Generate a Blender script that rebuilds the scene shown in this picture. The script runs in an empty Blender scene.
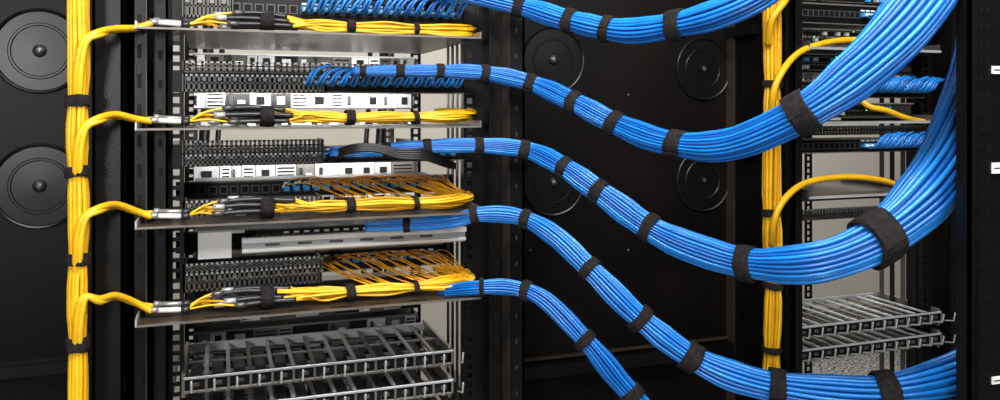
import bpy, math, random
from mathutils import Vector, Matrix
random.seed(7)
sc=bpy.context.scene
try:
    sc.view_settings.view_transform='Standard'
    sc.view_settings.look='None'
except Exception as e: print(e)

# ------------------------------------------------------------ camera frame
F=800.0; PHI=math.radians(19.4); C=1.226; H=1.6; HOR=107.0
CAM=Vector((0,-C,H)); FW=Vector((math.sin(PHI),math.cos(PHI),0)); RT=Vector((math.cos(PHI),-math.sin(PHI),0))
def P(px,py,Y):
    d=FW+RT*((px-500)/F)+Vector((0,0,1))*((HOR-py)/F)
    return CAM+d*((Y+C)/d.y)
def X(px,Y): return P(px,0,Y).x
def Z(py,px,Y): return P(px,py,Y).z
def MM(px,Y):   # metres per pixel
    return (P(px,0,Y)-CAM).dot(FW)/F
def proj(p):
    v=p-CAM; d=v.dot(FW)
    return 500+F*v.dot(RT)/d, HOR-F*v.z/d
cam=bpy.data.cameras.new('camera'); co=bpy.data.objects.new('camera',cam); sc.collection.objects.link(co)
co.location=CAM; co.rotation_euler=(math.pi/2,0,-PHI); cam.lens=28.8; cam.sensor_width=36; cam.shift_y=-0.093; cam.clip_start=0.01
sc.camera=co

# ------------------------------------------------------------ materials
def mat(name,col,rough=0.5,metal=0.0,var=0.15,vs=30,bump=0.0,bs=200,emit=0,coat=0,spec=.5):
    m=bpy.data.materials.new(name); m.use_nodes=True; nt=m.node_tree; b=nt.nodes['Principled BSDF']
    tc=nt.nodes.new('ShaderNodeTexCoord'); n=nt.nodes.new('ShaderNodeTexNoise'); n.inputs['Scale'].default_value=vs; n.inputs['Detail'].default_value=4
    nt.links.new(tc.outputs['Object'],n.inputs['Vector'])
    r=nt.nodes.new('ShaderNodeValToRGB'); r.color_ramp.elements[0].position=.3; r.color_ramp.elements[1].position=.7
    r.color_ramp.elements[0].color=tuple(c*(1-var) for c in col)+(1,)
    r.color_ramp.elements[1].color=tuple(min(1,c*(1+var)) for c in col)+(1,)
    nt.links.new(n.outputs['Fac'],r.inputs['Fac']); nt.links.new(r.outputs['Color'],b.inputs['Base Color'])
    b.inputs['Roughness'].default_value=rough; b.inputs['Metallic'].default_value=metal; b.inputs['Specular IOR Level'].default_value=spec
    if coat: b.inputs['Coat Weight'].default_value=coat
    if bump:
        n2=nt.nodes.new('ShaderNodeTexNoise'); n2.inputs['Scale'].default_value=bs; nt.links.new(tc.outputs['Object'],n2.inputs['Vector'])
        bp=nt.nodes.new('ShaderNodeBump'); bp.inputs['Strength'].default_value=bump; bp.inputs['Distance'].default_value=.002
        nt.links.new(n2.outputs['Fac'],bp.inputs['Height']); nt.links.new(bp.outputs['Normal'],b.inputs['Normal'])
    if emit:
        b.inputs['Emission Color'].default_value=tuple(col)+(1,); b.inputs['Emission Strength'].default_value=emit
    return m
BLK=mat('black_powdercoat',(.004,.0038,.0038),.32,0,.2,20,.1,400,spec=.35)
BLK2=mat('black_panel_satin',(.0042,.0033,.0028),.42,0,.3,6,.08,300,spec=.14)
BRN=mat('shelf_dark_metal',(.070,.052,.040),.32,.5,.25,15)
LIP=mat('tray_edge_metal',(.24,.22,.20),.32,.6,.2,25)
GRAY=mat('dark_gray_metal',(.12,.115,.11),.35,.6,.2,20)
SIL=mat('silver_metal',(.60,.61,.62),.28,.5,.15,15)
WHT=mat('white_metal',(.82,.81,.78),.4,.1,.08,10)
BL=[mat('blue_jacket_a',(.007,.170,.59),.30,0,.10,40,spec=.6),mat('blue_jacket_b',(.013,.23,.72),.26,0,.10,40,spec=.65),mat('blue_jacket_c',(.004,.110,.43),.32,0,.10,40,spec=.6)]
YL=[mat('yellow_jacket_a',(.80,.43,.008),.34,0,.1,40),mat('yellow_jacket_b',(.70,.34,.006),.36,0,.1,40),mat('yellow_jacket_c',(.84,.50,.02),.34,0,.1,40)]
ORG=mat('orange_fiber',(.80,.31,.008),.4,0,.15,60)
VEL=mat('hook_loop_fabric',(.018,.015,.0145),.95,0,.45,150,.9,900,spec=.2)
TUB=mat('black_breakout_tube',(.02,.02,.022),.3,0,.2,30)
GLD=mat('cable_gland_metal',(.36,.35,.33),.35,.6,.2,30)
RUB=mat('black_rubber',(.0036,.0031,.0030),.34,0,.2,25,spec=.33)
CYA=mat('blue_jack_plastic',(.04,.36,.85),.35,0,.1,30)
LBL=mat('white_label',(.8,.8,.78),.6,0,.05,20)
PORT=mat('port_cavity_black',(.003,.003,.003),.6,0,.1,20,spec=.2)
LED=mat('green_led',(.1,.9,.35),.4,0,.05,20,emit=2)
BCAB=mat('black_power_cable',(.008,.008,.009),.4,0,.2,30)

# ------------------------------------------------------------ mesh builder
class M:
    def __init__(s,name): s.name=name; s.v=[]; s.f=[]; s.mi=[]; s.sm=[]; s.mats=[]
    def m(s,mt):
        if mt not in s.mats: s.mats.append(mt)
        return s.mats.index(mt)
    def add(s,vs,fs,mt,smooth=False):
        o=len(s.v); s.v+= [tuple(p) for p in vs]; k=s.m(mt)
        for f in fs: s.f.append(tuple(i+o for i in f)); s.mi.append(k); s.sm.append(smooth)
    def box(s,x0,x1,y0,y1,z0,z1,mt):
        if x0>x1:x0,x1=x1,x0
        if z0>z1:z0,z1=z1,z0
        if y0>y1:y0,y1=y1,y0
        s.add([(x0,y0,z0),(x1,y0,z0),(x1,y1,z0),(x0,y1,z0),(x0,y0,z1),(x1,y0,z1),(x1,y1,z1),(x0,y1,z1)],
              [(0,3,2,1),(4,5,6,7),(0,1,5,4),(1,2,6,5),(2,3,7,6),(3,0,4,7)],mt)
    def prism(s,poly,z0,z1,mt):
        n=len(poly); vs=[(a,b,z0) for a,b in poly]+[(a,b,z1) for a,b in poly]
        fs=[tuple(range(n))[::-1],tuple(range(n,2*n))]+[(i,(i+1)%n,n+(i+1)%n,n+i) for i in range(n)]
        s.add(vs,fs,mt)
    def tube(s,pts,r,mt,n=7,cap=True):
        fr=frames(pts); s.tubef(pts,fr,r,mt,n,cap)
    def tubef(s,pts,fr,r,mt,n=7,cap=True):
        vs=[];fs=[];L=len(pts)
        for i,(p,(a,b)) in enumerate(zip(pts,fr)):
            rr=r[i] if isinstance(r,list) else r
            for k in range(n):
                t=2*math.pi*k/n; vs.append(p+a*(rr*math.cos(t))+b*(rr*math.sin(t)))
        for i in range(L-1):
            for k in range(n):
                k2=(k+1)%n; fs.append((i*n+k,i*n+k2,(i+1)*n+k2,(i+1)*n+k))
        if cap: fs.append(tuple(range(n))[::-1]); fs.append(tuple(range((L-1)*n,L*n)))
        s.add(vs,fs,mt,True)
    def lathe(s,c,prof,mt,n=48):   # axis along Y, prof=(radius, y)
        vs=[];fs=[]
        for r,y in prof:
            for k in range(n):
                t=2*math.pi*k/n; vs.append((c[0]+r*math.cos(t),c[1]+y,c[2]+r*math.sin(t)))
        for i in range(len(prof)-1):
            for k in range(n):
                k2=(k+1)%n; fs.append((i*n+k,i*n+k2,(i+1)*n+k2,(i+1)*n+k))
        fs.append(tuple(range((len(prof)-1)*n,len(prof)*n)))
        s.add(vs,fs,mt,False)
    def done(s,parent=None,bevel=0):
        me=bpy.data.meshes.new(s.name); me.from_pydata(s.v,[],s.f)
        for mt in s.mats: me.materials.append(mt)
        me.polygons.foreach_set('material_index',s.mi); me.polygons.foreach_set('use_smooth',s.sm); me.update()
        o=bpy.data.objects.new(s.name,me); sc.collection.objects.link(o)
        if parent: o.parent=parent
        if bevel:
            b=o.modifiers.new('bevel','BEVEL'); b.width=bevel; b.segments=2; b.limit_method='ANGLE'
        return o
def frames(pts):
    fr=[];a=None
    for i in range(len(pts)):
        t=(pts[min(i+1,len(pts)-1)]-pts[max(i-1,0)]).normalized()
        if a is None:
            ref=Vector((0,1,0)) if abs(t.y)<.8 else Vector((0,0,1))
            a=(ref-t*ref.dot(t)).normalized()
        else:
            a=(a-t*a.dot(t)).normalized()
        fr.append((a,t.cross(a)))
    return fr
def spline(ctrl,step=.008):
    pts=[];ex=[]
    n=len(ctrl)
    for i in range(n-1):
        p0=ctrl[max(i-1,0)];p1=ctrl[i];p2=ctrl[i+1];p3=ctrl[min(i+2,n-1)]
        k=max(2,int((p2[0]-p1[0]).length/step))
        for j in range(k):
            t=j/k
            def cr(a,b,c,d): return 0.5*((2*b)+(c-a)*t+(2*a-5*b+4*c-d)*t*t+(3*b-a-3*c+d)*t*t*t)
            pts.append(cr(p0[0],p1[0],p2[0],p3[0])); ex.append(p1[1]+(p2[1]-p1[1])*(3*t*t-2*t*t*t))
    pts.append(ctrl[-1][0]); ex.append(ctrl[-1][1])
    return pts,ex
def sp(plist,step=.008): return spline([(p,0) for p in plist],step)[0]

def packing(rings):
    o=[(0,0)]
    for r in range(1,rings+1):
        n=6*r
        for k in range(n):
            t=2*math.pi*k/n+r*.4; o.append((r*math.cos(t),r*math.sin(t)))
    return o
def bundle(name,ctrl,rings,straps,mats,twist=1.5,world=False,step=.010,jit=.13,sides=8,sr=.44,sw=.82):
    """lashed bundle of parallel cables with hook-and-loop straps"""
    if world: cc=[(Vector(c[:3]),c[3]) for c in ctrl]
    else: cc=[(P(c[0],c[1],c[2]),c[3]*MM(c[0],c[2])/2) for c in ctrl]
    pts,R=spline(cc,step)
    fr=frames(pts)
    cum=[0]
    for i in range(1,len(pts)): cum.append(cum[-1]+(pts[i]-pts[i-1]).length)
    sidx=[]
    for st in straps:
        best=min(range(len(pts)),key=lambda i:(proj(pts[i])[0]-st[0])**2+(proj(pts[i])[1]-st[1])**2)
        sidx.append((best,st[2]*((pts[best]-CAM).dot(FW)/F)))
    sq=[]
    for i in range(len(pts)):
        q=1.0
        for b,w in sidx:
            d=abs(cum[i]-cum[b])/(w*1.8); q=min(q,.88+.12*min(1,d*d))
        sq.append(q)
    b=M(name)
    pk=packing(rings)
    for si,(u,v) in enumerate(pk):
        ph=random.uniform(0,6.28);ph2=random.uniform(0,6.28);fq=random.uniform(8,18);fa=random.uniform(.3,1)
        lift=random.uniform(-.05,.32) if (u*u+v*v)>(rings-.5)**2 else 0
        sp_=[];rl=[]
        for i,p in enumerate(pts):
            s=cum[i]; rs=R[i]/(rings+.5)*sq[i]
            tw=twist*s+.25*math.sin(s*4+1)
            cu,su=math.cos(tw),math.sin(tw)
            k_=1+lift/rings*math.sin(s*6+ph)
            uu=(u*cu-v*su)*k_; vv=(u*su+v*cu)*k_
            j=jit*fa
            uu+=j*math.sin(s*fq+ph); vv+=j*math.sin(s*fq*.8+ph2)
            a,bb=fr[i]
            sp_.append(p+a*(uu*rs)+bb*(vv*rs)); rl.append(rs*sr)
        b.tubef(sp_,fr,rl,random.choice(mats),sides)
    for bi,w in sidx:
        w*=random.uniform(.85,1.08)*sw
        c=pts[bi]; t=(pts[min(bi+1,len(pts)-1)]-pts[max(bi-1,0)]).normalized(); a,bb=fr[bi]; r=R[bi]
        kk=(rings+1.0)/(rings+.5)*.92
        i0=max(bi-max(1,int(w/2/step)),0); i1=min(bi+max(1,int(w/2/step)),len(pts)-1)
        curv=(pts[i1]+pts[i0]-c*2)*.5
        vs=[];fs=[];n=28;m=7
        tilt=random.uniform(-.15,.15)
        span=max((cum[i1]-cum[i0])/2,1e-5)
        prof=[(-1,.90),(-1,1.0),(-.6,1.03),(0,1.035),(.6,1.03),(1,1.0),(1,.90)]
        for (q,rr) in prof:
            for k in range(n):
                th=2*math.pi*k/n
                off=w/2*q*(1+.06*math.sin(3*th+bi)) + tilt*r*math.cos(th+.6)
                cp=c+t*off+curv*(off/span)**2
                lump=1+.03*math.sin(5*th+bi)
                vs.append(cp+(a*math.cos(th)+bb*math.sin(th))*(r*kk*rr*lump))
        for q in range(m-1):
            for k in range(n):
                k2=(k+1)%n; fs.append((q*n+k,q*n+k2,(q+1)*n+k2,(q+1)*n+k))
        b.add(vs,fs,VEL,True)
        vs=[];fs=[]; k0=random.uniform(2.2,4.2); nn=8
        for q in range(nn+1):
            th=k0+q*.14
            for e,rr in ((-.9,1.0),(-.9,1.09),(.9,1.09),(.9,1.0)):
                off=w/2*e+tilt*r*math.cos(th+.6); cp=c+t*off+curv*(off/span)**2
                vs.append(cp+(a*math.cos(th)+bb*math.sin(th))*(r*kk*rr))
        for q in range(nn):
            for e in range(3): fs.append((q*4+e,q*4+e+1,(q+1)*4+e+1,(q+1)*4+e))
        fs.append((0,1,2,3)); fs.append((nn*4,nn*4+1,nn*4+2,nn*4+3))
        b.add(vs,fs,VEL,False)
    return b

# ------------------------------------------------------------ room
WALL=mat('painted_wall_beige',(.42,.40,.36),.8,0,.06,2)
WALLD=mat('painted_wall_gray',(.14,.14,.135),.8,0,.06,2)
CEI=mat('ceiling_tile',(.5,.5,.48),.9,0,.1,60)
FLR=bpy.data.materials.new('speckled_floor'); FLR.use_nodes=True
nt=FLR.node_tree; b=nt.nodes['Principled BSDF']; b.inputs['Roughness'].default_value=.45
tc=nt.nodes.new('ShaderNodeTexCoord'); vo=nt.nodes.new('ShaderNodeTexNoise'); vo.inputs['Scale'].default_value=60; vo.inputs['Detail'].default_value=6
rp=nt.nodes.new('ShaderNodeValToRGB'); e=rp.color_ramp.elements; e[0].position=.42;e[0].color=(.04,.04,.04,1); e[1].position=.58; e[1].color=(.5,.5,.49,1)
nt.links.new(tc.outputs['Object'],vo.inputs['Vector']); nt.links.new(vo.outputs['Fac'],rp.inputs['Fac']); nt.links.new(rp.outputs['Color'],b.inputs['Base Color'])
def slab(name,x0,x1,y0,y1,z0,z1,mt):
    o=M(name); o.box(x0,x1,y0,y1,z0,z1,mt); return o.done()
slab('floor',-2.5,6.5,-3,3,-.05,0,FLR)
slab('ceiling',-2.5,6.5,-3,3,2.8,2.85,CEI)
slab('wall_back',-2.5,6.5,2.9,2.95,0,2.8,WALL)
slab('wall_front',-2.5,6.5,-3,-2.95,0,2.8,WALLD)
slab('wall_left',-2.5,-2.45,-2.95,2.9,0,2.8,WALLD)
slab('wall_right',6.45,6.5,-2.95,2.9,0,2.8,WALL)
slab('baseboard_back',-2.45,6.45,2.88,2.9,0,.1,BLK)

# ------------------------------------------------------------ racks
ZB,ZT=0.0,2.25
def perf(b,x0,x1,y,z0,z1,mt,pitch=.0159,th=.003,hole=.0095):
    w=x1-x0; e=(w-hole)/2
    b.box(x0,x0+e,y,y+th,z0,z1,mt); b.box(x1-e,x1,y,y+th,z0,z1,mt)
    z=z0
    while z<z1:
        b.box(x0+e,x1-e,y,y+th,z,min(z+pitch-hole,z1),mt); z+=pitch
def rack(name,xl,xr,yf=.10,yb=.80,zrange=(.9,2.1),rbm=None):
    b=M(name)
    for s,x in ((-1,xl),(1,xr)):
        for y in (yf,yb):
            perf(b,min(x,x+s*.022),max(x,x+s*.022),y,zrange[0],zrange[1],BLK if y==yf else GRAY)
            b.box(min(x,x+s*.022),max(x,x+s*.022),y,y+.003,ZB+.05,zrange[0],BLK)
            b.box(min(x,x+s*.022),max(x,x+s*.022),y,y+.003,zrange[1],ZT,BLK)
            xo=x+s*.022
            b.box(min(xo,xo+s*.003),max(xo,xo+s*.003),y-.002,y+.06,ZB+.05,ZT,BLK)
        for q in range(4):
            yy=yf+.02+q*.03
            b.box(x+s*.004,x+s*.006,yy,yy+.012,ZB+.05,ZT,GRAY if q%2 else BLK)
        xo=x+s*.03
        for z in (.08,ZT-.05): b.box(min(xo,xo+s*.03),max(xo,xo+s*.03),yf,yb+.05,z,z+.04,BLK)
        for z in (1.05,1.50,1.75): b.box(min(xo,xo+s*.02),max(xo,xo+s*.02),yf+.05,yb,z,z+.02,BLK)
    # mid-depth perforated posts
    for s,x in ((-1,xl+.012),(1,xr-.012)):
        perf(b,min(x,x+s*.022),max(x,x+s*.022),.45,zrange[0],zrange[1],BLK)
        b.box(min(x,x+s*.022),max(x,x+s*.022),.45,.453,ZB+.05,zrange[0],BLK); b.box(min(x,x+s*.022),max(x,x+s*.022),.45,.453,zrange[1],ZT,BLK)
    for y in (yf,yb):
        b.box(xl-.06,xr+.06,y,y+.05,ZB,.06,BLK); b.box(xl-.06,xr+.06,y,y+.05,ZT-.03,ZT+.03,BLK)
    for x,r in ((xl+.02,.012),(xr-.02,.012),(xr-.055,.006),(xl+.05,.006)):
        b.tube(sp([Vector((x,yb-.05,ZT-.1)),Vector((x+.008,yb-.06,1.7)),Vector((x-.008,yb-.055,1.3)),Vector((x+.004,yb-.05,.3))],.05),r,BCAB,8)
    return b
LX0,LX1=-.050,.400
r1=rack('equipment_rack',LX0,LX1)
def upright(b,x0,x1,y0,y1):
    w=x1-x0
    b.box(x0,x0+w*.42,y0,y0+.004,ZB,ZT,BLK)
    b.box(x0,x0+.004,y0,y1,ZB,ZT,BLK)
    b.box(x0+w*.42-.004,x0+w*.42,y0,y1,ZB,ZT,BLK)
    b.box(x0+w*.5,x0+w*.72,y0+.03,y0+.034,ZB,ZT,BLK)
    b.box(x0+w*.5,x0+w*.5+.004,y0+.03,y1,ZB,ZT,BLK)
    b.box(x0+w*.705,x0+w*.72,y0+.022,y0+.034,ZB,ZT,BRN)
    b.box(x0+w*.80,x1,y0+.05,y0+.054,ZB,ZT,BLK)
    b.box(x1-.003,x1,y0+.05,y1,ZB,ZT,BLK)
    b.box(x0,x1,y1,y1+.004,ZB,ZT,BLK)
    z=1.1
    while z<2.0:
        b.box(x0+w*.58,x0+w*.64,y0+.0295,y0+.0305,z,z+.02,PORT)
        b.box(x0+w*.86,x0+w*.92,y0+.0490,y0+.0500,z,z+.012,PORT); z+=.044
upright(r1,-.168,-.072,.03,.22)
x0,x1=.425,.492
r1.box(x0,x0+.014,.10,.104,ZB,ZT,BLK); r1.box(x0+.012,x0+.016,.07,.16,ZB,ZT,BLK)
r1.box(x0+.018,x0+.038,.075,.079,ZB,ZT,BLK); r1.box(x0+.038,x0+.0393,.045,.2,ZB,ZT,BRN)
r1.box(x0+.040,x1,.045,.049,ZB,ZT,BLK); r1.box(x1-.004,x1,.045,.25,ZB,ZT,BLK)
z=1.1
while z<2.0:
    r1.box(x0+.024,x0+.031,.0745,.0755,z,z+.016,PORT); r1.box(x0+.05,x0+.054,.0445,.0455,z+.01,z+.018,BRN); z+=.044
r1.done()
RX0=1.085; RX1=X(922,.10)
r2=rack('equipment_rack',RX0,RX1)
r2.box(1.062,1.083,.06,.064,ZB,ZT,BLK); r2.box(1.062,1.066,.06,.3,ZB,ZT,BLK)
r2.box(RX1+.06,RX1+.18,.08,.2,ZB,ZT,BLK)
r2.done()

# vertical cable manager panels with knock-out grommets
def grommet(b,c,r):
    prof=[(r*1.0,0),(r*.99,-.0045),(r*.965,-.006),(r*.93,-.0045),(r*.91,-.002),(r*.66,-.0022),(r*.64,-.0034),(r*.60,-.0034),(r*.58,-.002),(r*.15,-.0026),(r*.13,-.005),(r*.06,-.006)]
    b.lathe(c,prof,RUB,64)
    b.lathe((c[0],c[1]-.0048,c[2]),[(r*.07,0),(r*.07,-.002),(r*.02,-.003)],GRAY,16)
def screw(b,c,r=.003):
    b.lathe(c,[(r,0),(r,-.002),(r*.7,-.003),(r*.2,-.003)],GRAY,12)
mp=M('vertical_cable_manager')
YP=.25
mp.box(.496,1.060,YP,YP+.004,ZB,ZT,BLK2)
mp.box(1.050,1.060,.07,YP,ZB,ZT,BLK2)
mp.box(1.042,1.050,YP-.03,YP-.026,ZB,ZT,BLK2); mp.box(1.0405,1.042,YP-.03,YP,ZB,ZT,BRN)
zr=Z(347,640,YP)
mp.box(.50,1.040,YP-.012,YP,zr,zr+.003,BRN); mp.box(.50,1.040,YP-.03,YP,zr-.030,zr-.006,BLK)
for px,py in ((553,60),(703,69),(553,182),(703,180)):
    grommet(mp,P(px,py,YP),.068)
for px,py in ((628,95),(628,250),(735,250),(530,250)):
    screw(mp,P(px,py,YP))
mp.done()
lp=M('vertical_cable_manager')
lp.box(-.70,-.172,YP,YP+.004,ZB,ZT,BLK2)
for px,py in ((40,51),(40,186)): grommet(lp,P(px,py,YP),.070)
lp.box(-.5,-.172,YP-.02,YP,Z(372,40,YP),Z(362,40,YP),BLK)
lp.done()

# near post at right
npst=M('cabinet_frame_post')
yq=-.46
xa=X(956,yq+.02)
npst.box(xa,xa+.12,yq,yq+.004,ZB,ZT,BLK); npst.box(xa,xa+.004,yq,yq+.02,ZB,ZT,BLK); npst.box(xa+.116,xa+.12,yq,yq+.06,ZB,ZT,BLK)
npst.box(xa+.010,xa+.012,yq-.003,yq,ZB,ZT,BLK)
z=1.15
while z<1.9:
    for dx in (.017,.030): npst.box(xa+dx,xa+dx+.004,yq-.0008,yq,z,z+.007,PORT)
    z+=.022
for py,h in ((70,10),(168,14),(380,9)):
    p=P(996,py,yq); npst.box(p.x-.008,p.x+.012,yq-.002,yq,p.z-h*.0005,p.z+h*.0005,LBL)
    npst.box(p.x-.006,p.x+.010,yq-.0024,yq-.002,p.z-.0008,p.z+.0008,GRAY)
npst.done()

# ------------------------------------------------------------ rack equipment
def patch_panel(z,xl,xr,y=.10,h=.042,ports=24,start=.38,loops=False,depth=.12,drop=False):
    b=M('patch_panel')
    b.box(xl,xr,y-.003,y,z,z+h,BLK)
    b.box(xl,xr,y-.005,y-.003,z+h-.003,z+h,LIP); b.box(xl,xr,y-.005,y-.003,z,z+.002,LIP)
    b.box(xl+.01,xr-.01,y,y+depth,z+.004,z+h-.004,BLK)
    zz=z+h*.5
    for i in range(ports):
        x=xl+.015+(xr-xl-.03)*(i+.5)/ports
        b.box(x-.0065,x+.0065,y-.005,y-.003,zz-.007,zz+.007,GRAY)
        b.box(x-.005,x+.005,y-.0056,y-.005,zz-.0055,zz+.0055,PORT)
        if i>=ports*start:
            b.box(x-.0045,x+.0045,y-.016,y-.005,zz-.004,zz+.004,CYA)
            b.box(x-.0045,x+.0045,y-.0065,y-.005,zz+.008,zz+.011,LBL)
            if loops:
                for kk in range(2):
                    m_=random.choice(BL); s=-1 if drop else 1; dx=.007*kk; e=random.uniform(-.003,.003)
                    c=[Vector((x+dx,y-.014,zz-.004*kk)),Vector((x+dx,y-.032,zz-.004)),Vector((x+dx+.003,y-.043,zz+s*.006+e)),Vector((x+dx+.012,y-.043,zz+s*.018+e)),Vector((x+dx+.03,y-.042,zz+s*.024+e))]
                    b.tube(sp(c,.006),.0023,m_,6)
                    b.tube([c[0],(c[0]+c[1])/2],.0034,CYA if kk else LBL,6)
    for x in (xl-.008,xr+.008):
        b.box(x-.010,x+.010,y-.003,y,z,z+h,BLK)
    return b.done()
def switch(z,xl,xr,y=.12,h=.042,depth=.30,ports=20,leds=True,face=None):
    b=M('network_switch')
    b.box(xl+.005,xr-.005,y,y+depth,z,z+h,BLK)
    b.box(xl+.005,xr-.005,y-.003,y,z+h-.003,z+h,SIL); b.box(xl+.005,xr-.005,y-.002,y,z,z+.002,LIP)
    b.box(xl+.008,xl+.04,y-.002,y,z+.006,z+h-.006,LIP); b.box(xr-.06,xr-.012,y-.002,y,z+.006,z+h-.006,GRAY)
    n=ports
    for r in range(2):
        zz=z+h*(.3+.38*r)
        for i in range(n):
            x=xl+.048+(xr-xl-.12)*(i+.5)/n
            b.box(x-.0068,x+.0068,y-.002,y,zz-.0065,zz+.0065,face or GRAY); b.box(x-.005,x+.005,y-.0026,y-.002,zz-.0045,zz+.0045,PORT)
            if leds and random.random()<.07: b.box(x-.0012,x+.0012,y-.003,y-.002,zz+.006,zz+.0075,LED)
            if random.random()<.3: b.box(x-.004,x+.004,y-.010,y-.0026,zz-.0035,zz+.0035,random.choice([CYA,SIL,SIL]))
    return b.done()
def comb(z,xl,xr,y=.09,h=.03,n=44,mt=GRAY,name='horizontal_cable_comb',depth=.06):
    b=M(name)
    b.box(xl,xr,y,y+.003,z,z+.003,LIP); b.box(xl,xr,y,y+.003,z+h-.003,z+h,SIL); b.box(xl,xr,y,y+.003,z+h*.5-.0012,z+h*.5+.0012,mt)
    for i in range(n+1):
        x=xl+(xr-xl)*i/n; b.box(x-.0018,x+.0018,y,y+.004,z,z+h,mt)
        if i%3==1: b.box(x-.003,x+.003,y-.004,y,z+h*.62,z+h*.8,LIP)
    b.box(xl,xr,y+.003,y+depth,z-.001,z+.001,mt)
    for x in (xl,xr-.003): b.box(x,x+.003,y,y+depth,z,z+h,mt)
    return b.done()
def ladder(z,xl,xr,y0=.08,y1=.25,n=13,mt=SIL,slant=.0):
    b=M('cable_lacing_tray')
    b.box(xl,xr,y0,y0+.006,z-.022,z,BLK); b.box(xl,xr,y0-.003,y0,z-.0030,z+.001,SIL); b.box(xl,xr,y0-.003,y0,z-.024,z-.020,LIP)
    b.box(xl,xr,y1,y1+.006,z-.012,z+.003,SIL); b.box(xl,xr,(y0+y1)/2,(y0+y1)/2+.006,z-.006,z-.002,GRAY)
    for i in range(n+1):
        x=xl+(xr-xl)*i/n
        b.box(x-.003,x+.003,y0,y1,z-.004,z,SIL if i%3 else LIP)
        b.box(x-.002,x+.002,y0-.003,y0-.001,z-.022,z-.001,LIP)
        b.tube([Vector((x+.010,y0-.002,z-.020)),Vector((x+.012,y0-.022,z-.016)),Vector((x+.012,y0-.026,z+.002))],.0018,mt,6)
        if i<n:
            b.box(x+.013,x+.023,y0-.001,y0+.007,z-.015,z-.009,GRAY)
            b.box(x+.008,x+.026,y0+.03,y1-.03,z-.014,z-.012,BLK)
    for x in (xl,xr-.004): b.box(x-.003,x+.003,y0,y1+.01,z-.03,z+.006,LIP)
    return b.done(bevel=.0006)

ZL=lambda py,px=300,Y=.10: Z(py,px,Y)
xm=X(322,.09)
patch_panel(ZL(24),LX0,LX1,h=.045,loops=True,start=.36)
patch_panel(ZL(-2),LX0,LX1,h=.036,loops=True,start=.36)
comb(ZL(22),LX0,X(232,.08),y=.08,h=.035,n=12)
patch_panel(ZL(93),LX0,LX1,h=.034,loops=True,start=.36)
comb(ZL(72),LX0,LX1,y=.085,h=.014,n=50)
comb(ZL(92),LX0,xm,y=.08,h=.026,n=28)
patch_panel(ZL(164),LX0,LX1,h=.028,start=.45)
comb(ZL(150),LX0,xm,y=.08,h=.018,n=30); comb(ZL(163),LX0,xm,y=.08,h=.018,n=30)
jz=[z+.026 for z in [Z(p,137,0.0) for p in (27,129,228,326)]]
patch_panel(jz[2]-.016,LX0,LX1,y=.24,h=.032,start=.33)
patch_panel(jz[3]-.016,LX0,LX1,y=.24,h=.040,start=.33)
patch_panel(jz[3]+.032,LX0,LX1,y=.24,h=.036,start=.33)
comb(ZL(266),LX0,xm,y=.10,h=.014,n=28); comb(ZL(284),LX0,xm,y=.10,h=.028,n=28)
comb(ZL(212),LX0,xm,y=.10,h=.024,n=28)
lxr=X(452,.08)
ladder(ZL(362),LX0,lxr); ladder(ZL(393),LX0,lxr); ladder(ZL(432),LX0,lxr)
b=M('silver_rail_bar'); z=ZL(250); b.box(LX0+.085,LX1,.09,.12,z,z+.022,SIL); b.box(LX0+.085,LX1,.082,.09,z+.018,z+.026,WHT); b.box(LX0+.085,LX1,.084,.09,z+.003,z+.008,WHT)
b.box(LX0+.02,LX0+.07,.11,.113,z-.008,z+.034,WHT); b.box(LX0+.02,LX0+.09,.113,.118,z+.030,z+.036,SIL)
for i in range(6):
    x=LX0+.12+i*.05; b.box(x,x+.022,.0885,.09,z+.011,z+.015,GRAY)
b.done(bevel=.001)
def chassis(z,xl,xr,h,y=.55,mix=None,top=None):
    b=M('rear_server_chassis'); b.box(xl,xr,y,y+.15,z,z+h,top or GRAY)
    mix=mix or [BLK,LIP,GRAY,SIL,WHT,WHT]
    x=xl
    while x<xr-.012:
        w=min(random.uniform(.018,.05),xr-x)
        mt=random.choice(mix)
        b.box(x+.001,x+w-.001,y-.005,y,z+h*.08,z+h*.88,mt)
        k=random.choice([0,1,2])
        if k==0:
            q=z+h*.15
            while q<z+h*.8: b.box(x+.004,x+w-.004,y-.006,y-.005,q,q+.003,PORT); q+=.007
        elif k==1:
            b.box(x+w*.3,x+w*.7,y-.008,y-.005,z+h*.25,z+h*.7,PORT if mt in(SIL,WHT,LIP) else SIL)
        else:
            b.box(x+w*.15,x+w*.3,y-.016,y-.005,z+h*.2,z+h*.75,BCAB); b.box(x+w*.5,x+w*.8,y-.007,y-.005,z+h*.3,z+h*.5,LBL)
        x+=w
    b.box(xl,xr,y-.006,y,z+h-.003,z+h,SIL if not top else LIP)
    b.done()
random.seed(14)
R3=lambda py:Z(py,300,.42)
WM=[WHT,WHT,SIL,BLK,LIP]
for a,h,mx in ((70,.03,None),(109,.035,WM),(128,.02,None),(186,.05,WM),(206,.025,None),(262,.06,None),(318,.05,None)):
    chassis(R3(a),LX0+.005,LX1-.005,h,.42,mx)
DM=[BLK,BLK,BLK,GRAY,LIP,SIL]
for a,h in ((338,.03),(358,.03),(378,.03),(398,.03),(425,.03)):
    chassis(R3(a),LX0+.005,LX1-.005,h,.42,DM,top=BLK)

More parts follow.
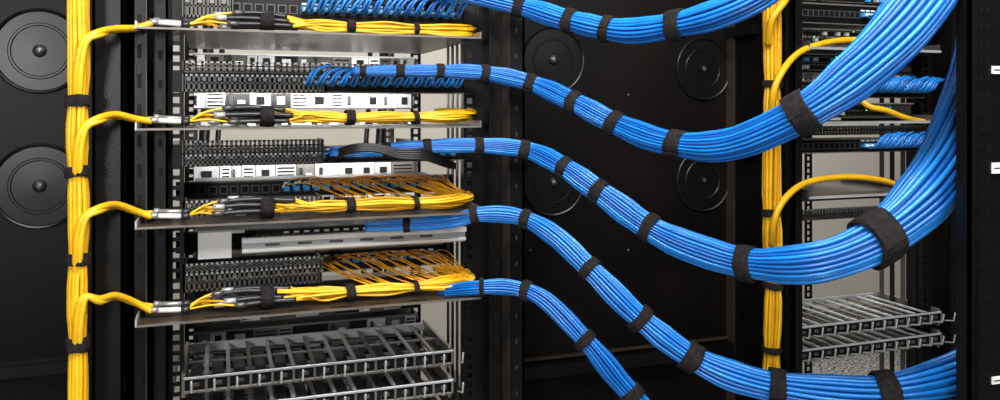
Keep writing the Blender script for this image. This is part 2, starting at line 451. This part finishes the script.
# ------------------------------------------------------------ fibre shelves
SZ=[Z(p,137,0.0) for p in (27,129,228,326)]
def shelf(z,xl=-.108,xr=.398,yb=.21):
    b=M('fiber_shelf_tray')
    poly=[(xl,0),(xr,0),(xr,yb),(xl+.06,yb),(xl+.06,.085),(xl,.05)]
    b.prism(poly,z-.0014,z,BRN)
    b.box(xl,xr,-.0015,.001,z-.0022,z+.0008,LIP)
    b.box(xl-.002,xl,0,.05,z-.002,z+.009,SIL); b.box(xr,xr+.002,0,yb,z-.002,z+.009,LIP)
    for i in range(7):
        x=xl+.09+i*.06; b.box(x,x+.03,.012,.016,z,z+.0006,PORT)
    return b.done()
def fiber_set(z,fan=True,seed=0):
    random.seed(seed)
    b=M('fiber_breakout_assembly')
    Yc=.045
    xg0,xg1=X(150,Yc),X(190,Yc)
    for k in range(2):
        y=Yc-.008+.020*k; zz=z+.008+.004*k
        b.tube([Vector((xg0+.004*k,y,zz+.003)),Vector((xg0+.012,y,zz+.002))],.0050,GLD,6)
        b.tube([Vector((xg0+.012,y,zz+.002)),Vector((xg1-.006,y,zz))],.0038,GLD if k else WHT,10)
        b.tube([Vector((xg1-.012,y,zz)),Vector((xg1,y,zz))],.0050,TUB,8)
    legs=[]
    for k in range(8):
        y=Yc-.018+.0065*k; zt=z+.007+.009*(k%3)+random.uniform(0,.004)
        st=Vector((xg1-.003,Yc-.008+.02*(k%2),z+.008))
        xs=X(222+random.uniform(-14,14),Yc); xe=X(284+random.uniform(-12,14),Yc)
        b.tube(sp([st,(st+Vector((xs,y,zt+.003)))/2+Vector((0,0,.002)),Vector((xs,y,zt))]),.0016,YL[k%3],6)
        b.tube([Vector((xs,y,zt)),Vector((xs+.016,y,zt))],.0044,SIL if k%2 else GRAY,8)
        b.tube(sp([Vector((xs+.014,y,zt)),Vector(((xs+xe)/2,Yc+(y-Yc)*.8,zt+.001)),Vector((xe,Yc+(y-Yc)*.7,z+.012+(zt-z-.012)*.8))]),.0037,TUB,8)
        legs.append(Vector((xe,Yc+(y-Yc)*.7,z+.012+(zt-z-.012)*.8)))
    n=28
    xe=X(474,.06)
    for k in range(n):
        l=legs[k%8]; oy=random.uniform(-.015,.022); oz=random.uniform(-.007,.009)
        pts=[l+Vector((0,random.uniform(-.002,.002),random.uniform(-.002,.002)))]
        for px in (320,350,385,415,445):
            sq=.7 if px in (350,415) else 1.1
            pts.append(Vector((X(px,Yc),Yc+oy*sq+random.uniform(-.002,.002),z+.012+oz*sq+random.uniform(-.002,.002))))
        rr=random.uniform(.55,1.0)
        xx=xe-.012*(1-rr)-random.uniform(0,.02)
        pts.append(Vector((xx,Yc+.02+oy,z+.014+oz)))
        pts.append(Vector((xx+.008*rr,Yc+.055,z+.016+oz)))
        pts.append(Vector((xx-.03,Yc+.09,z+.018+oz)))
        b.tube(sp(pts,.008),.0020,YL[k%3],6)
    if fan:
        nf=32
        for k in range(nf):
            jx=LX0+.015+(LX1-LX0-.03)*(.33+.67*(k+.5)/nf); up=.006*(k%2)
            mx=min(jx+random.uniform(.075,.115),xe-random.uniform(.0,.03))
            e=random.uniform(-.003,.003)
            pts=[Vector((jx,.236,z+.0255+up)),Vector((jx+.003,.215,z+.034+up+e)),Vector((jx+(mx-jx)*.35,.165,z+.040+up+e)),
                 Vector((jx+(mx-jx)*.7,.110,z+.030+e)),Vector((mx,.072,z+.020+e)),Vector((min(mx+.02,xe),.062,z+.015+e))]
            b.tube(sp(pts,.008),.0010,ORG if k%4 else YL[0],5)
            b.tube([Vector((jx,.238,z+.0245+up)),Vector((jx+.001,.222,z+.031+up))],.0030,CYA if k%3 else LBL,6)
    def strap(px,w,ry,rz,cz):
        x=X(px,Yc); vs=[];fs=[];nn=24
        prof=[(-1,.9),(-1,1),(0,1.05),(1,1),(1,.9)]
        for q,rr in prof:
            for k in range(nn):
                th=2*math.pi*k/nn; vs.append((x+w/2*q,Yc+.002+ry*rr*math.cos(th),z+cz+rz*rr*math.sin(th)))
        for q in range(4):
            for k in range(nn): fs.append((q*nn+k,q*nn+(k+1)%nn,(q+1)*nn+(k+1)%nn,(q+1)*nn+k))
        b.add(vs,fs,VEL,True)
    strap(267,.020,.026,.0155,.0155); strap(350,.014,.021,.0120,.0135); strap(415,.008,.021,.011,.013)
    return b.done()
for i,z in enumerate(SZ):
    shelf(z,yb=.40 if i==0 else .21)
    fiber_set(z+.001,fan=(i>=2),seed=20+i)

# ------------------------------------------------------------ yellow vertical bundles
random.seed(3)
YB=-.02
xb=X(78,YB); rb=.0135
zv=lambda py:Z(py,78,YB)
lb=bundle('yellow_fiber_trunk_bundle',[(xb,YB,2.3,rb),(xb,YB,zv(-40),rb),(xb+.001,YB,zv(60),rb),(xb-.001,YB,zv(140),rb),(xb+.001,YB,zv(220),rb),(xb-.001,YB,zv(300),rb*.97),(xb,YB,zv(400),rb*.93),(xb,YB,.6,rb*.9)],2,
   [(78,98,13),(78,175,13),(76,262,14),(76,343,14)],YL,twist=.9,world=True,jit=.14,sr=.53,sw=.95)
for idx,(s,pk,e) in enumerate(((85,29,27),(165,115,122),(255,205,216),(335,296,308))):
    for k in range(2):
        pe=Vector((X(152,.045),.037+.02*k,SZ[idx]+.010+.003*k))
        c=[P(75+3*k,s+30,YB),P(76+4*k,s,YB-.014),P(78+4*k,s-22,YB-.018),P(84+3*k,s-38 if idx else s-44,YB-.018),P(99+1*k,pk+3+k*3,YB-.008),P(116,pk-.5+2*k,.005+.015*k),P(136,pk*.45+e*.55+1*k,.03+.015*k),pe]
        lb.tube(sp(c,.005),.0048 if k==0 else .0040,YL[2*k],8)
lb.done()
random.seed(5)
YR=.06; xr_=X(772,YR); rr_=.0175; zq=lambda py:Z(py,772,YR)
rbn=bundle('yellow_fiber_trunk_bundle',[(xr_,YR,2.3,rr_),(xr_,YR,zq(-40),rr_),(xr_+.001,YR,zq(60),rr_),(xr_-.001,YR,zq(200),rr_),(xr_+.002,YR,zq(300),rr_*.97),(xr_-.002,YR,zq(400),rr_*.9),(xr_,YR,.6,rr_*.9)],2,
   [(772,83,9),(772,211,9),(772,283,9),(772,350,9)],YL,twist=.9,world=True,jit=.16,sr=.53)
for pts_,r in (
   ([(772,120,.05),(773,95,.03),(782,72,.03),(800,52,.05),(830,42,.07),(862,40,.09),(885,44,.12)],.0065),
   ([(768,45,.05),(772,20,.03),(783,4,.03),(796,-14,.05),(815,-22,.09)],.0065),
   ([(772,245,.05),(774,222,.03),(784,200,.03),(806,183,.05),(845,177,.07),(880,180,.08),(902,187,.09)],.0065),
   ([(850,90,.09),(868,106,.06),(885,110,.05),(906,118,.06),(925,122,.09)],.006)):
    rbn.tube(sp([P(*q) for q in pts_],.01),r,YL[0],8)
rbn.done()

# ------------------------------------------------------------ blue bundles
random.seed(11)
B1=[(395,-30,.05,12),(440,-12,.035,16),(480,-3,.02,18),(520,6,.0,21),(570,21,-.06,24),(625,31,-.13,27),(675,25,-.2,30),(722,12,-.26,32),(765,-10,-.30,34),(810,-50,-.33,36)]
bundle('blue_network_cable_bundle',B1,3,[(520,8,12),(568,20,13),(607,29,12),(676,22,17)],BL).done()
B2=[(352,71,.045,9),(400,71,.03,13),(440,71,.02,14),(484,73,.01,17),(530,83,.0,19),(575,103,-.06,23),(620,126,-.12,25),(670,143,-.2,28),(730,144,-.28,33),(800,114,-.36,43),(858,72,-.40,52),(905,24,-.42,57),(935,-25,-.42,58),(955,-90,-.42,58)]
bundle('blue_network_cable_bundle',B2,4,[(361,71,7),(402,71,10),(438,71,11),(482,73,12),(527,82,12),(575,104,13),(614,124,14),(678,144,19),(800,113,30)],BL).done()
B3=[(330,152,.05,9),(380,150,.03,14),(440,146,.02,15),(490,146,.01,17),(530,151,.0,19),(565,168,-.05,22),(605,196,-.1,25),(655,231,-.16,28),(705,252,-.22,31),(755,264,-.28,35),(820,262,-.35,43),(878,238,-.38,52),(925,195,-.38,56),(955,140,-.36,54),(980,60,-.34,50),(992,-40,-.34,48)]
bb_=bundle('blue_network_cable_bundle',B3,4,[(385,150,10),(430,147,10),(478,146,12),(525,150,12),(564,167,13),(601,194,13),(651,229,15),(745,263,18),(880,236,36)],BL)
bb_.done()
bc=M('black_patch_cable_bundle')
for k in range(5):
    bc.tube(sp([P(326+k,156+k*1.2,.07),P(350,146+k*1.5,.02),P(375,145+k*1.5,.005),P(400,150+k*2,.005),P(425,150+k*2.4,.01),P(446,160+k*1.6,.05),P(455,164+k,.085)],.006),.0024,BCAB,7)
bc.done()
B4=[(365,227,.05,10),(420,224,.03,14),(455,220,.02,15),(482,214,.0,17),(520,217,-.01,18),(555,236,-.05,21),(595,274,-.1,24),(640,318,-.14,26),(690,356,-.18,28),(740,378,-.22,31),(800,390,-.26,35),(870,394,-.30,40),(930,385,-.33,44),(985,362,-.34,46),(1040,330,-.34,46)]
bundle('blue_network_cable_bundle',B4,3,[(405,225,9),(478,215,9),(527,220,12),(590,270,13),(639,318,14),(687,355,18),(777,386,21),(886,392,27)],BL).done()
B5=[(440,292,.05,12),(482,287,.0,17),(515,288,-.01,18),(545,300,-.04,20),(585,340,-.08,22),(615,376,-.1,24),(645,412,-.12,25),(680,470,-.13,26)]
bundle('blue_network_cable_bundle',B5,3,[(481,287,6),(528,292,12),(586,340,13),(630,393,17)],BL).done()

# ------------------------------------------------------------ right rack contents
random.seed(31)
RZ=lambda py,px=870,Y=.10: Z(py,px,Y)
for py,h,l in ((26,.042,True),(98,.035,True),(152,.030,True)):
    patch_panel(RZ(py),RX0,RX1,h=h,loops=l,start=.5)
for py,h in ((5,.04),(46,.035),(74,.042),(118,.032),):
    switch(RZ(py),RX0,RX1,y=.12,h=h,face=LIP)
comb(RZ(54),RX0,RX1,h=.014); comb(RZ(134),RX0,RX1,h=.018)
for py in (52,122,192,):
    z=RZ(py); b=M('fiber_shelf_tray'); b.prism([(RX0+.005,.05),(RX1-.005,.05),(RX1-.005,.33),(RX0+.005,.33)],z-.002,z,BRN); b.box(RX0+.005,RX1-.005,.047,.05,z-.002,z+.003,SIL)
    b.box(RX0+.005,RX0+.008,.05,.33,z,z+.015,GRAY); b.box(RX1-.008,RX1-.005,.05,.33,z,z+.015,GRAY); b.done()
comb(RZ(216),RX0,RX1,h=.022,mt=GRAY); patch_panel(RZ(205),RX0,RX1,y=.2,h=.02,start=.2)
for py in (316,338): ladder(RZ(py),RX0,RX1+.03,n=12)
chassis(Z(150,870,.6),RX0,RX1,.3,.6,DM,top=BLK)

# ------------------------------------------------------------ lights
def area(name,loc,tgt,sx,sy,e,col=(1,1,1)):
    l=bpy.data.lights.new(name,'AREA'); l.shape='RECTANGLE'; l.size=sx; l.size_y=sy; l.energy=e; l.color=col
    o=bpy.data.objects.new(name,l); sc.collection.objects.link(o); o.location=loc
    o.rotation_euler=(Vector(tgt)-Vector(loc)).to_track_quat('-Z','Y').to_euler()
area('ceiling_light_aisle',(.3,-.9,2.7),(.3,-.1,1.3),2.2,.25,52,(1,.99,.97))
area('fill_light_front',(.6,-2.3,2.6),(.5,0,1.4),1.4,.3,27,(1,1,1))  # added front fill aimed at the racks, not a room fixture
area('fill_light_left',(-.9,-2.3,1.8),(.25,.2,1.45),.35,.35,26,(1,1,1))  # added low fill to brighten the left rack interior, no actual lamp there
area('ceiling_light_rear',(.8,1.7,2.75),(.8,2.2,0),4,.6,85,(1,.96,.90))
area('ceiling_light_rear_right',(4,1.7,2.75),(4,2.2,0),3,.6,28,(1,.95,.88))
# added fill lights, no real fixtures, brightening the equipment behind the left shelves
for i,zz in enumerate((Z(88,300,.3),Z(148,300,.3),Z(236,300,.3))):
    area('rack_fill_light' if i==0 else 'rack_fill_light.%03d'%i,(.175,.30,zz),(.175,.42,zz-.06),.40,.012,1.1,(1,.98,.94))
w=bpy.data.worlds.new('world'); sc.world=w; w.use_nodes=True
w.node_tree.nodes['Background'].inputs[0].default_value=(.8,.85,.9,1); w.node_tree.nodes['Background'].inputs[1].default_value=.2
print('done')
